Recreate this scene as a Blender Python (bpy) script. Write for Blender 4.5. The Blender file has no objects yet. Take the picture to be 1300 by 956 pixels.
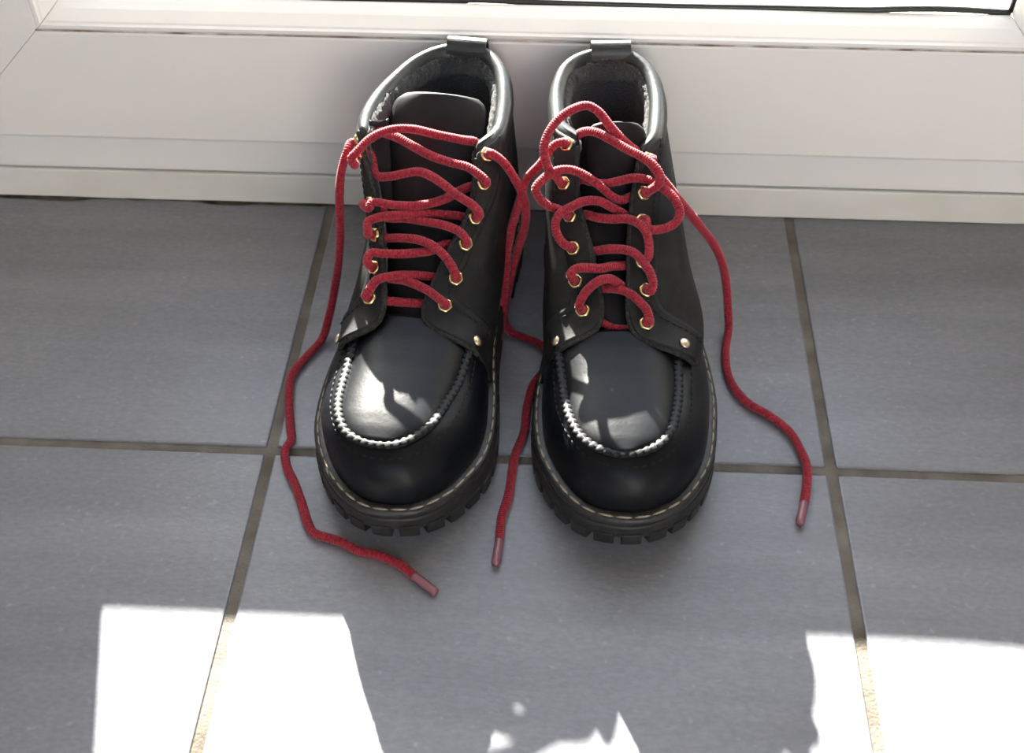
import bpy, math, random
import numpy as np
from mathutils import Matrix, Vector

random.seed(7); rng = np.random.default_rng(7)
scene = bpy.context.scene
C = scene.collection

# ------------------------------------------------------------------ camera
cam_d = bpy.data.cameras.new('camera'); cam = bpy.data.objects.new('camera', cam_d); C.objects.link(cam)
cam_d.sensor_width = 36.0; cam_d.lens = 42.094; cam_d.shift_y = -0.03423
cam_d.clip_start = 0.01
RX = ((0.99866356, 0.05142386, -0.005165), (-0.03299823, 0.71134862, 0.70206429), (0.03977697, -0.70095558, 0.71209484))
cam.matrix_world = Matrix(((RX[0][0], RX[1][0], RX[2][0], 0.17072), (RX[0][1], RX[1][1], RX[2][1], -0.68230),
                           (RX[0][2], RX[1][2], RX[2][2], 0.55573), (0, 0, 0, 1)))
cam_d.dof.use_dof = True; cam_d.dof.focus_distance = 0.70; cam_d.dof.aperture_fstop = 9.0
scene.camera = cam

# ------------------------------------------------------------------ sky, sun, exposure
SUN_DIR = Vector((0.25, -1.0, -0.4545)).normalized()       # the way the light travels
world = bpy.data.worlds.new('sky'); scene.world = world; world.use_nodes = True
wn = world.node_tree; wn.nodes.clear()
sky = wn.nodes.new('ShaderNodeTexSky'); sky.sky_type = 'NISHITA'; sky.sun_disc = False
sky.sun_elevation = math.radians(24); sky.sun_rotation = math.radians(-14); sky.air_density = 1.0; sky.dust_density = 0.8
bgn = wn.nodes.new('ShaderNodeBackground'); bgn.inputs['Strength'].default_value = 0.47
won = wn.nodes.new('ShaderNodeOutputWorld')
hs = wn.nodes.new('ShaderNodeHueSaturation'); hs.inputs['Saturation'].default_value = 0.55        # hazy, pale sky
wn.links.new(sky.outputs[0], hs.inputs['Color']); wn.links.new(hs.outputs[0], bgn.inputs[0]); wn.links.new(bgn.outputs[0], won.inputs[0])
sun_d = bpy.data.lights.new('sun', 'SUN'); sun = bpy.data.objects.new('sun', sun_d); C.objects.link(sun)
sun_d.energy = 33.0; sun_d.angle = math.radians(0.55); sun_d.color = (1.0, 0.95, 0.87)
sun.rotation_euler = SUN_DIR.to_track_quat('-Z', 'Y').to_euler(); sun.location = (-1, 4, 2)
vs = scene.view_settings
vs.view_transform = 'Standard'; vs.look = 'None'; vs.gamma = 1.0; vs.use_curve_mapping = False
vs.exposure = 0.82

# ------------------------------------------------------------------ helpers
def tag(o, label=None, cat=None, group=None, kind=None):
    for k, v in (('label', label), ('category', cat), ('group', group), ('kind', kind)):
        if v: o[k] = v
    return o
def obj(name, me, mat=None, parent=None, smooth=False):
    o = bpy.data.objects.new(name, me); C.objects.link(o)
    if mat is not None and len(me.materials) == 0: me.materials.append(mat)
    if smooth: me.polygons.foreach_set('use_smooth', [True] * len(me.polygons))
    if parent is not None: o.parent = parent
    return o
def empty(name, loc=(0, 0, 0), rz=0.0):
    o = bpy.data.objects.new(name, None); C.objects.link(o); o.location = loc; o.rotation_euler = (0, 0, rz)
    o.empty_display_size = 0.05; return o
def mesh(name, v, f):
    me = bpy.data.meshes.new(name); me.from_pydata([tuple(map(float, p)) for p in v], [], [tuple(q) for q in f]); me.update(); return me
def boxmesh(name, x0, x1, y0, y1, z0, z1):
    v = [(x, y, z) for z in (z0, z1) for y in (y0, y1) for x in (x0, x1)]
    return mesh(name, v, [(0, 2, 3, 1), (4, 5, 7, 6), (0, 1, 5, 4), (2, 6, 7, 3), (0, 4, 6, 2), (1, 3, 7, 5)])
def bevel(o, w, seg=2):
    m = o.modifiers.new('bevel', 'BEVEL'); m.width = w; m.segments = seg; m.limit_method = 'ANGLE'; return o
def cr(pts, n=None, step=None, closed=False):
    """centripetal-like Catmull-Rom through pts, resampled evenly by arc length"""
    P = np.asarray(pts, float)
    if closed: Q = np.vstack([P[-1], P, P[0], P[1]])
    else: Q = np.vstack([2 * P[0] - P[1], P, 2 * P[-1] - P[-2]])
    out = []
    for i in range(1, len(Q) - 2):
        p0, p1, p2, p3 = Q[i - 1], Q[i], Q[i + 1], Q[i + 2]
        d0 = max(np.linalg.norm(p1 - p0), 1e-9) ** .5; d1 = max(np.linalg.norm(p2 - p1), 1e-9) ** .5; d2 = max(np.linalg.norm(p3 - p2), 1e-9) ** .5
        m1 = ((p1 - p0) / d0 - (p2 - p0) / (d0 + d1) + (p2 - p1) / d1) * d1
        m2 = ((p2 - p1) / d1 - (p3 - p1) / (d1 + d2) + (p3 - p2) / d2) * d1
        t = np.linspace(0, 1, 24, endpoint=False)[:, None]
        out.append((2 * t**3 - 3 * t**2 + 1) * p1 + (t**3 - 2 * t**2 + t) * m1 + (-2 * t**3 + 3 * t**2) * p2 + (t**3 - t**2) * m2)
    out.append(Q[-2][None]); D = np.vstack(out)
    s = np.concatenate([[0], np.cumsum(np.linalg.norm(np.diff(D, axis=0), axis=1))])
    if n is None: n = max(2, int(s[-1] / step) + 1)
    q = np.linspace(0, s[-1], n + 1 if closed else n)
    R = np.stack([np.interp(q, s, D[:, k]) for k in range(D.shape[1])], 1)
    return R[:-1] if closed else R
def unit(v): return v / np.maximum(np.linalg.norm(v, axis=-1, keepdims=True), 1e-12)
def frames(P):
    T = unit(np.gradient(P, axis=0)); a = np.array([0, 0, 1.0]) if abs(T[0][2]) < .9 else np.array([1.0, 0, 0])
    n = unit(a - T[0] * (a @ T[0])); N = [n]
    for i in range(1, len(P)):
        n = n - T[i] * (n @ T[i]); n = n / np.linalg.norm(n); N.append(n)
    N = np.array(N); return T, N, np.cross(T, N)
def tube(name, P, rad, seg=10, caps=True):
    P = np.asarray(P, float); T, N, B = frames(P); r = np.broadcast_to(np.asarray(rad, float), (len(P),))
    a = np.linspace(0, 2 * np.pi, seg, endpoint=False)
    V = P[:, None] + r[:, None, None] * (np.cos(a)[None, :, None] * N[:, None] + np.sin(a)[None, :, None] * B[:, None])
    n = len(P); F = []
    for i in range(n - 1):
        for j in range(seg):
            k = (j + 1) % seg; F.append((i * seg + j, i * seg + k, (i + 1) * seg + k, (i + 1) * seg + j))
    if caps: F.append(tuple(range(seg))[::-1]); F.append(tuple((n - 1) * seg + j for j in range(seg)))
    return mesh(name, V.reshape(-1, 3), F)
def grid_normals(G):
    du = np.gradient(G, axis=1); dv = np.gradient(G, axis=0); return unit(np.cross(du, dv))
def shell(name, G, N, t_out, t_in):
    """closed sheet around a grid: outer face at +t_out along N, inner at -t_in"""
    h, w = G.shape[:2]; A = (G + N * t_out).reshape(-1, 3); Bq = (G - N * t_in).reshape(-1, 3); o = h * w; F = []
    ix = lambda i, j: i * w + j
    for i in range(h - 1):
        for j in range(w - 1):
            q = (ix(i, j), ix(i, j + 1), ix(i + 1, j + 1), ix(i + 1, j)); F.append(q); F.append(tuple(o + k for k in q[::-1]))
    rim = [ix(0, j) for j in range(w)] + [ix(i, w - 1) for i in range(1, h)] + [ix(h - 1, j) for j in range(w - 2, -1, -1)] + [ix(i, 0) for i in range(h - 2, 0, -1)]
    for k in range(len(rim)):
        a, b = rim[k], rim[(k + 1) % len(rim)]; F.append((b, a, o + a, o + b))
    return mesh(name, np.vstack([A, Bq]), F)
def ellipsoid(name, rx, ry, rz, nu=8, nv=5):
    V = [(0, 0, -rz)]; F = []
    for i in range(1, nv):
        p = -math.pi / 2 + math.pi * i / nv
        for j in range(nu):
            a = 2 * math.pi * j / nu; V.append((rx * math.cos(p) * math.cos(a), ry * math.cos(p) * math.sin(a), rz * math.sin(p)))
    V.append((0, 0, rz)); top = len(V) - 1
    for j in range(nu): F.append((0, 1 + (j + 1) % nu, 1 + j))
    for i in range(nv - 2):
        for j in range(nu):
            a = 1 + i * nu + j; b = 1 + i * nu + (j + 1) % nu; F.append((a, b, b + nu, a + nu))
    for j in range(nu): F.append((top, top - nu + j, top - nu + (j + 1) % nu))
    return mesh(name, V, F)
def place(o, p, ex, ey, ez):
    o.matrix_local = Matrix(((ex[0], ey[0], ez[0], p[0]), (ex[1], ey[1], ez[1], p[1]), (ex[2], ey[2], ez[2], p[2]), (0, 0, 0, 1))); return o

# ------------------------------------------------------------------ materials
def mat(name, base, rough=.5, spec=.5, metal=0, noise=None, bump=None, sheen=0, coat=0, coat_rough=.1, rough_var=None):
    m = bpy.data.materials.new(name); m.use_nodes = True; nt = m.node_tree; b = nt.nodes['Principled BSDF']
    b.inputs['Base Color'].default_value = (*base, 1); b.inputs['Roughness'].default_value = rough
    b.inputs['Specular IOR Level'].default_value = spec; b.inputs['Metallic'].default_value = metal
    b.inputs['Sheen Weight'].default_value = sheen; b.inputs['Coat Weight'].default_value = coat; b.inputs['Coat Roughness'].default_value = coat_rough
    tc = nt.nodes.new('ShaderNodeTexCoord')
    def nz(scale, detail=4, stretch=(1, 1, 1)):
        mp = nt.nodes.new('ShaderNodeMapping'); mp.inputs['Scale'].default_value = stretch; nt.links.new(tc.outputs['Object'], mp.inputs[0])
        n = nt.nodes.new('ShaderNodeTexNoise'); n.inputs['Scale'].default_value = scale; n.inputs['Detail'].default_value = detail
        nt.links.new(mp.outputs[0], n.inputs['Vector']); return n.outputs['Fac']
    def ramp(src, a, c, lo=.35, hi=.65):
        r = nt.nodes.new('ShaderNodeValToRGB'); e = r.color_ramp.elements
        e[0].position = lo; e[0].color = (*a, 1); e[1].position = hi; e[1].color = (*c, 1); nt.links.new(src, r.inputs[0]); return r.outputs[0]
    if noise: nt.links.new(ramp(nz(noise[0], 5, noise[3] if len(noise) > 3 else (1, 1, 1)), noise[1], noise[2]), b.inputs['Base Color'])
    if rough_var:
        r = ramp(nz(rough_var[0], 4), (rough_var[1],) * 3, (rough_var[2],) * 3); nt.links.new(r, b.inputs['Roughness'])
    if bump:
        bn = nt.nodes.new('ShaderNodeBump'); bn.inputs['Strength'].default_value = bump[1]; bn.inputs['Distance'].default_value = bump[2]
        nt.links.new(nz(bump[0], 6), bn.inputs['Height']); nt.links.new(bn.outputs[0], b.inputs['Normal'])
    return m
M = {}
M['leather'] = mat('black_leather', (.012, .013, .016), .38, .18, noise=(60, (.003, .0036, .005), (.005, .0058, .0078)), bump=(420, .15, .0006))
M['seam'] = mat('seam_leather', (.006, .0065, .008), .52, .24, bump=(700, .3, .0006))
M['edge'] = mat('cut_leather_edge', (.03, .028, .026), .85, .2, noise=(500, (.016, .015, .014), (.048, .045, .041)), bump=(1200, .8, .001))
M['side'] = mat('side_leather', (.010, .010, .011), .60, .28, noise=(120, (.006, .006, .007), (.015, .015, .015)), bump=(900, .3, .0005))
M['collar'] = mat('collar_leather', (.014, .017, .017), .40, .5, bump=(500, .25, .0006))
M['lining'] = mat('fleece_lining', (.03, .03, .032), .95, .2, noise=(600, (.006, .006, .007), (.024, .024, .025)), bump=(1500, 1.0, .0012), sheen=.5)
M['rim'] = mat('fleece_rim', (.06, .06, .062), .95, .2, noise=(900, (.010, .010, .011), (.055, .055, .056)), bump=(1500, 1.0, .0015), sheen=.3)
M['tongue'] = mat('tongue_leather', (.009, .009, .011), .55, .2, noise=(90, (.005, .0045, .005), (.010, .009, .011)), bump=(500, .12, .0005))
M['rubber'] = mat('black_rubber', (.022, .021, .020), .55, .4, noise=(150, (.009, .009, .0092), (.020, .020, .0205)), bump=(700, .3, .0005))
M['welt'] = mat('welt_rubber', (.030, .030, .031), .42, .45, noise=(220, (.010, .010, .010), (.030, .030, .030)), bump=(600, .3, .0005))
M['thread'] = mat('cream_thread', (.38, .33, .24), .8, .2, noise=(300, (.22, .19, .14), (.48, .42, .31)))
M['dark_thread'] = mat('black_thread', (.007, .007, .008), .65, .25)
M['brass'] = mat('brass', (.78, .60, .28), .25, .5, metal=1, noise=(400, (.62, .46, .20), (.85, .68, .36)))
M['rivet'] = mat('rivet_metal', (.75, .62, .46), .28, .5, metal=1)
M['lace'] = mat('red_lace', (.32, .010, .026), .8, .25, noise=(700, (.19, .005, .015), (.38, .018, .036)), bump=(1800, .5, .0006), sheen=.25)
M['aglet'] = mat('aglet_plastic', (.24, .10, .12), .25, .5)
M['insole'] = mat('insole_felt', (.02, .02, .02), .95, .1)
M['pvc'] = mat('white_pvc', (.80, .79, .77), .38, .4, noise=(3, (.83, .80, .765), (.87, .845, .815)))
M['pvc_dirty'] = mat('sill_pvc', (.76, .75, .71), .45, .35, noise=(9, (.70, .675, .615), (.79, .77, .725), (1, 1, 2)))
M['gasket'] = mat('rubber_gasket', (.012, .014, .012), .4, .5)
M['dirt'] = mat('brown_dirt', (.05, .042, .03), .95, .1, noise=(90, (.025, .02, .014), (.09, .075, .055)))
M['grout'] = mat('grout', (.19, .175, .155), .95, .15, noise=(30, (.105, .09, .072), (.21, .19, .165)), bump=(600, .6, .001))
M['plaster'] = mat('white_plaster', (.62, .575, .52), .9, .2)
M['paver'] = mat('patio_stone', (.52, .51, .49), .9, .2, noise=(4, (.46, .45, .43), (.58, .57, .55)))

def tile_material():
    m = bpy.data.materials.new('grey_tile'); m.use_nodes = True; nt = m.node_tree; b = nt.nodes['Principled BSDF']; L = nt.links.new
    tc = nt.nodes.new('ShaderNodeTexCoord'); oi = nt.nodes.new('ShaderNodeObjectInfo')
    off = nt.nodes.new('ShaderNodeVectorMath'); off.operation = 'SCALE'; off.inputs[0].default_value = (13.7, 7.3, 3.1); L(oi.outputs['Random'], off.inputs['Scale'])
    add = nt.nodes.new('ShaderNodeVectorMath'); add.operation = 'ADD'; L(tc.outputs['Object'], add.inputs[0]); L(off.outputs[0], add.inputs[1])
    def noise(scale, detail, st):
        mp = nt.nodes.new('ShaderNodeMapping'); mp.inputs['Scale'].default_value = st; L(add.outputs[0], mp.inputs[0])
        n = nt.nodes.new('ShaderNodeTexNoise'); n.inputs['Scale'].default_value = scale; n.inputs['Detail'].default_value = detail; L(mp.outputs[0], n.inputs['Vector']); return n.outputs['Fac']
    def ramp(s, a, c, lo, hi):
        r = nt.nodes.new('ShaderNodeValToRGB'); e = r.color_ramp.elements; e[0].position = lo; e[1].position = hi; e[0].color = (*a, 1); e[1].color = (*c, 1); L(s, r.inputs[0]); return r.outputs[0]
    def mix(kind, f, a, c):
        x = nt.nodes.new('ShaderNodeMix'); x.data_type = 'RGBA'; x.blend_type = kind; x.inputs[0].default_value = f; L(a, x.inputs[6]); L(c, x.inputs[7]); return x.outputs[2]
    base = ramp(noise(7, 3, (.7, 1.6, 1)), (.186, .186, .204), (.230, .231, .252), .3, .7)
    streak = ramp(noise(9, 6, (.25, 4, 1)), (.86, .86, .86), (1.1, 1.1, 1.1), .3, .7)
    grain = ramp(noise(420, 3, (.55, 1, 1)), (.90, .90, .90), (1.08, 1.08, 1.09), .3, .7)
    speck = ramp(noise(260, 0, (1, 1, 1)), (1, 1, 1), (1.22, 1.22, 1.22), .74, .84)
    c = mix('MULTIPLY', 1, mix('MULTIPLY', 1, mix('MULTIPLY', 1, base, streak), grain), speck); L(c, b.inputs['Base Color'])
    L(ramp(noise(160, 4, (.6, 1, 1)), (.30,) * 3, (.40,) * 3, .3, .7), b.inputs['Roughness']); b.inputs['Specular IOR Level'].default_value = .5
    bn = nt.nodes.new('ShaderNodeBump'); bn.inputs['Strength'].default_value = .25; bn.inputs['Distance'].default_value = .0006
    L(noise(500, 4, (.5, 1, 1)), bn.inputs['Height']); L(bn.outputs[0], b.inputs['Normal']); return m
M['tile'] = tile_material()
def glass_material():
    m = bpy.data.materials.new('window_glass'); m.use_nodes = True; nt = m.node_tree; nt.nodes.clear(); L = nt.links.new
    t = nt.nodes.new('ShaderNodeBsdfTransparent'); t.inputs[0].default_value = (.96, .97, .96, 1)
    g = nt.nodes.new('ShaderNodeBsdfGlossy'); g.inputs['Roughness'].default_value = .01
    fr = nt.nodes.new('ShaderNodeFresnel'); fr.inputs[0].default_value = 1.3
    x = nt.nodes.new('ShaderNodeMixShader'); o = nt.nodes.new('ShaderNodeOutputMaterial')
    ge = nt.nodes.new('ShaderNodeNewGeometry'); mu = nt.nodes.new('ShaderNodeMath'); mu.operation = 'MULTIPLY_ADD'; mu.inputs[1].default_value = -1; mu.inputs[2].default_value = 1
    m2 = nt.nodes.new('ShaderNodeMath'); m2.operation = 'MULTIPLY'; L(ge.outputs['Backfacing'], mu.inputs[0]); L(mu.outputs[0], m2.inputs[0]); L(fr.outputs[0], m2.inputs[1])
    L(m2.outputs[0], x.inputs[0]); L(t.outputs[0], x.inputs[1]); L(g.outputs[0], x.inputs[2]); L(x.outputs[0], o.inputs[0]); return m
M['glass'] = glass_material()

# ------------------------------------------------------------------ the setting: floor of tiles
W, JOINT, D0 = 0.333, 0.0062, 0.2333
XL, XR, YF = -1.335, 1.668, -2.57
floor = obj('floor', boxmesh('floor', XL, XR, YF, 0.02, -0.06, -0.0014), M['grout'])
tag(floor, 'grey tiled floor with narrow brown grout joints', 'floor', kind='structure')
def tile_mesh(name, w, d):
    me = boxmesh(name, -w / 2, w / 2, -d / 2, d / 2, -0.009, 0.0); me.materials.append(M['tile']); return me
full = tile_mesh('tile', W - JOINT, W - JOINT); cut = tile_mesh('cut_tile', W - JOINT, D0 - JOINT / 2 + 0.004)
cols = range(-4, 5)
for r in range(8):
    for k in cols:
        xc = (k + .5) * W
        if r == 0: yc = 0.004 - (D0 - JOINT / 2 + 0.004) / 2; me = cut
        else: yc = -D0 - (r - .5) * W; me = full
        o = obj('tile', me, None, floor); o.location = (xc, yc, 0); bevel(o, .0012, 2)
dn = 260; xs = np.linspace(-.9, 1.2, dn); wv = .0016 + .0014 * np.clip(np.convolve(rng.normal(size=dn + 10), np.ones(11) / 4, 'valid'), -.8, 1.6)
wv = np.where(xs < .02, wv * 1.9, wv * .6)
dv = [(x, -.0005, .0004 + .0012) for x in xs] + [(x, -.0005 - max(w, .0004), .0004) for x, w in zip(xs, wv)]
dirt = obj('dirt_line', mesh('dirt_line', dv, [(i, i + 1, dn + i + 1, dn + i) for i in range(dn - 1)]), M['dirt'], floor)

# ------------------------------------------------------------------ the glazed PVC door
ZT, ZS0, ZS1 = 0.026, 0.0600, 0.1452            # top of sill strip, bottom and top of the sash face
XA, XB, XH = -0.1760, 0.4640, 2.02              # inner edges of the sash face: left, right, top
YS = -0.010; SW = ZS1 - ZS0
door = empty('door_1', (0, 0, 0)); tag(door, 'white PVC glazed patio door behind the boots', 'door', kind='structure')
def prism_x(name, prof, x0, x1, m0=0.0, m1=0.0, zref=0.0):
    """profile (y,z) run along x; ends mitred by m per unit of z above zref"""
    n = len(prof); V = [(x0 + m0 * (z - zref), y, z) for y, z in prof] + [(x1 + m1 * (z - zref), y, z) for y, z in prof]
    F = [tuple(range(n)), tuple(range(2 * n - 1, n - 1, -1))] + [(i, n + i, n + (i + 1) % n, (i + 1) % n) for i in range(n)]
    me = mesh(name, V, F); return me
def fixn(me):
    import bmesh
    bm = bmesh.new(); bm.from_mesh(me); bmesh.ops.recalc_face_normals(bm, faces=bm.faces); bm.to_mesh(me); bm.free(); return me
OUT = SW + .030; FX0, FX1 = XA - OUT - .03, XB + OUT + .03
# sill strip on the floor, then the fixed frame face set behind it by a hairline gap
sill = obj('sill_strip', boxmesh('sill_strip', FX0, FX1, -.001, .06, 0.0, ZT), M['pvc_dirty'], door); bevel(sill, .0012)
gap = obj('sill_gap', boxmesh('sill_gap', FX0, FX1, .0045, .055, ZT, ZT + .0016), M['dirt'], door)
OUT = SW + .030                                  # frame reaches this far outside the sash opening
fr = obj('frame_rail', boxmesh('frame_rail', FX0, FX1, 0.0, .06, ZT + .0016, ZS0 + .02), M['pvc'], door); bevel(fr, .001)
for nm, x0, x1 in (('frame_jamb', XA - OUT - .03, XA - SW + .02), ('frame_jamb', XB + SW - .02, XB + OUT + .03)):
    bevel(obj(nm, boxmesh(nm, x0, x1, 0.0, .06, ZS0 + .02, XH + OUT), M['pvc'], door), .001)
obj('frame_head', boxmesh('frame_head', XA - OUT - .03, XB + OUT + .03, 0, .06, XH + SW - .02, XH + OUT + .03), M['pvc'], door)
# sash: mitred rail, stiles, head; a rounded lip along the lower edge
def sash_profile(s0, s1):   # (depth y, s) with s growing towards the glass
    return [(YS + .004, s0), (YS + .0012, s0 + .0008), (YS, s0 + .003), (YS, s1 - .0015), (YS + .0008, s1 - .0004), (YS + .003, s1), (.052, s1), (.052, s0), (.0015, s0)]
GAPW = .00022
def frame_piece(name, prof, side, material):
    """prof in (y, s): s from the outer edge to the glass; side rail/head/left/right; mitred at 45 degrees"""
    V = []; n = len(prof); sm = ZS1
    for e in (0, 1):
        for y, s in prof:
            q = s - sm                                   # distance past the face's inner edge, towards the glass
            xl, xr, zb, zt = XA + q, XB - q, ZS1 + q, XH - q
            if side in ('rail', 'head'): xl += GAPW; xr -= GAPW     # hairline weld at the mitres
            else: zb += GAPW; zt -= GAPW
            V.append({'rail': (xl if e == 0 else xr, y, zb), 'head': (xl if e == 0 else xr, y, zt),
                      'left': (xl, y, zb if e == 0 else zt), 'right': (xr, y, zb if e == 0 else zt)}[side])
    F = [tuple(range(n)), tuple(range(2 * n - 1, n - 1, -1))] + [(i, n + i, n + (i + 1) % n, (i + 1) % n) for i in range(n)]
    return obj(name, fixn(mesh(name, V, F)), material, door)
bead = [(YS + .0012, ZS1 + .0010), (YS + .0004, ZS1 + .0022), (YS + .0006, ZS1 + .0042), (YS + .0026, ZS1 + .0050), (YS + .0032, ZS1 + .0062),
        (YS + .0055, ZS1 + .0078), (YS + .0105, ZS1 + .0112), (YS + .0165, ZS1 + .0142), (YS + .0200, ZS1 + .0150), (YS + .0215, ZS1 + .0146), (YS + .0215, ZS1 - .02), (YS + .0012, ZS1 - .02)]
for side, nm in (('rail', 'sash_rail'), ('left', 'sash_stile'), ('right', 'sash_stile'), ('head', 'sash_head')):
    frame_piece(nm, sash_profile(ZS0, ZS1), side, M['pvc'])
for side in ('rail', 'left', 'right', 'head'):
    frame_piece('glazing_bead', bead, side, M['pvc'])
M['gap_dirt'] = mat('gap_dirt', (.28, .21, .16), .9, .1, noise=(60, (.22, .17, .13), (.68, .63, .58), (1, 1, 1)))
obj('gap_dirt', boxmesh('gap_dirt', XA, XB, YS + .0006, YS + .004, ZS1 - .0002, ZS1 + .0009), M['gap_dirt'], door)
YG = YS + .0245
obj('glass_pane', boxmesh('glass_pane', XA + .002, XB - .002, YG + .001, YG + .021, ZS1 - .012, XH - .004), M['glass'], door)
gx = np.linspace(XA + .016, XB - .0155, 90)
gp = [(x, YS + .0228 - .0012 * max(0, math.sin((x - .30) * 26)) * (x > .30), ZS1 + .0158 + .0007 * math.sin(x * 19) * (x > .1) + .0010 * (x > .36) * math.sin((x - .36) * 45)) for x in gx]
obj('gasket', tube('gasket', gp, .0021, 8), M['gasket'], door, True)
for sx in (XA + .0155, XB - .0155):
    obj('gasket', tube('gasket', [(sx, YS + .0228, ZS1 + .016), (sx, YS + .0228, 1.0), (sx, YS + .0228, XH - .016)], .0019, 8), M['gasket'], door, True)

# ------------------------------------------------------------------ walls, ceiling, the ground outside
ZC = 2.45; DX0, DX1, DZ = FX0, FX1, XH + OUT + .03
def struct(name, label, cat, *b, m='plaster'):
    o = obj(name, boxmesh(name, *b), M[m]); return tag(o, label, cat, kind='structure')
def wall_parts(name, label, boxes):
    V = []; F = []
    for b in boxes:
        me = boxmesh('t', *b); k = len(V); V += [tuple(v.co) for v in me.vertices]; F += [tuple(k + i for i in p.vertices) for p in me.polygons]; bpy.data.meshes.remove(me)
    return tag(obj(name, mesh(name, V, F), M['plaster']), label, 'wall', kind='structure')
wall_parts('wall_back', 'white plastered wall around the patio door', [(XL, DX0, 0.0, .30, -.06, ZC), (DX1, XR, 0.0, .30, -.06, ZC), (DX0, DX1, 0.0, .30, DZ, ZC)])
struct('wall_left', 'white plastered wall left of the patio door', 'wall', XL - .1, XL, YF, .3, -.06, ZC)
struct('wall_right', 'white plastered wall right of the patio door', 'wall', XR, XR + .1, YF, .3, -.06, ZC)
wall_parts('wall_front', 'white plastered wall behind the viewer with a wide opening added for fill light', [(XL, XR, YF - .1, YF, -.06, .85), (XL, XR, YF - .1, YF, 2.15, ZC), (XL, -.55, YF - .1, YF, .85, 2.15), (XR - .25, XR, YF - .1, YF, .85, 2.15)])  # unseen opening added here so sky light fills the room from behind
struct('ceiling', 'white plastered ceiling above the tiled floor', 'ceiling', XL - .1, XR + .1, YF - .1, .3, ZC, ZC + .1)
struct('ground', 'pale paved ground outside the glazed door', 'ground', -14, 14, -16, 16, -.30, -.08, m='paver')
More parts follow.
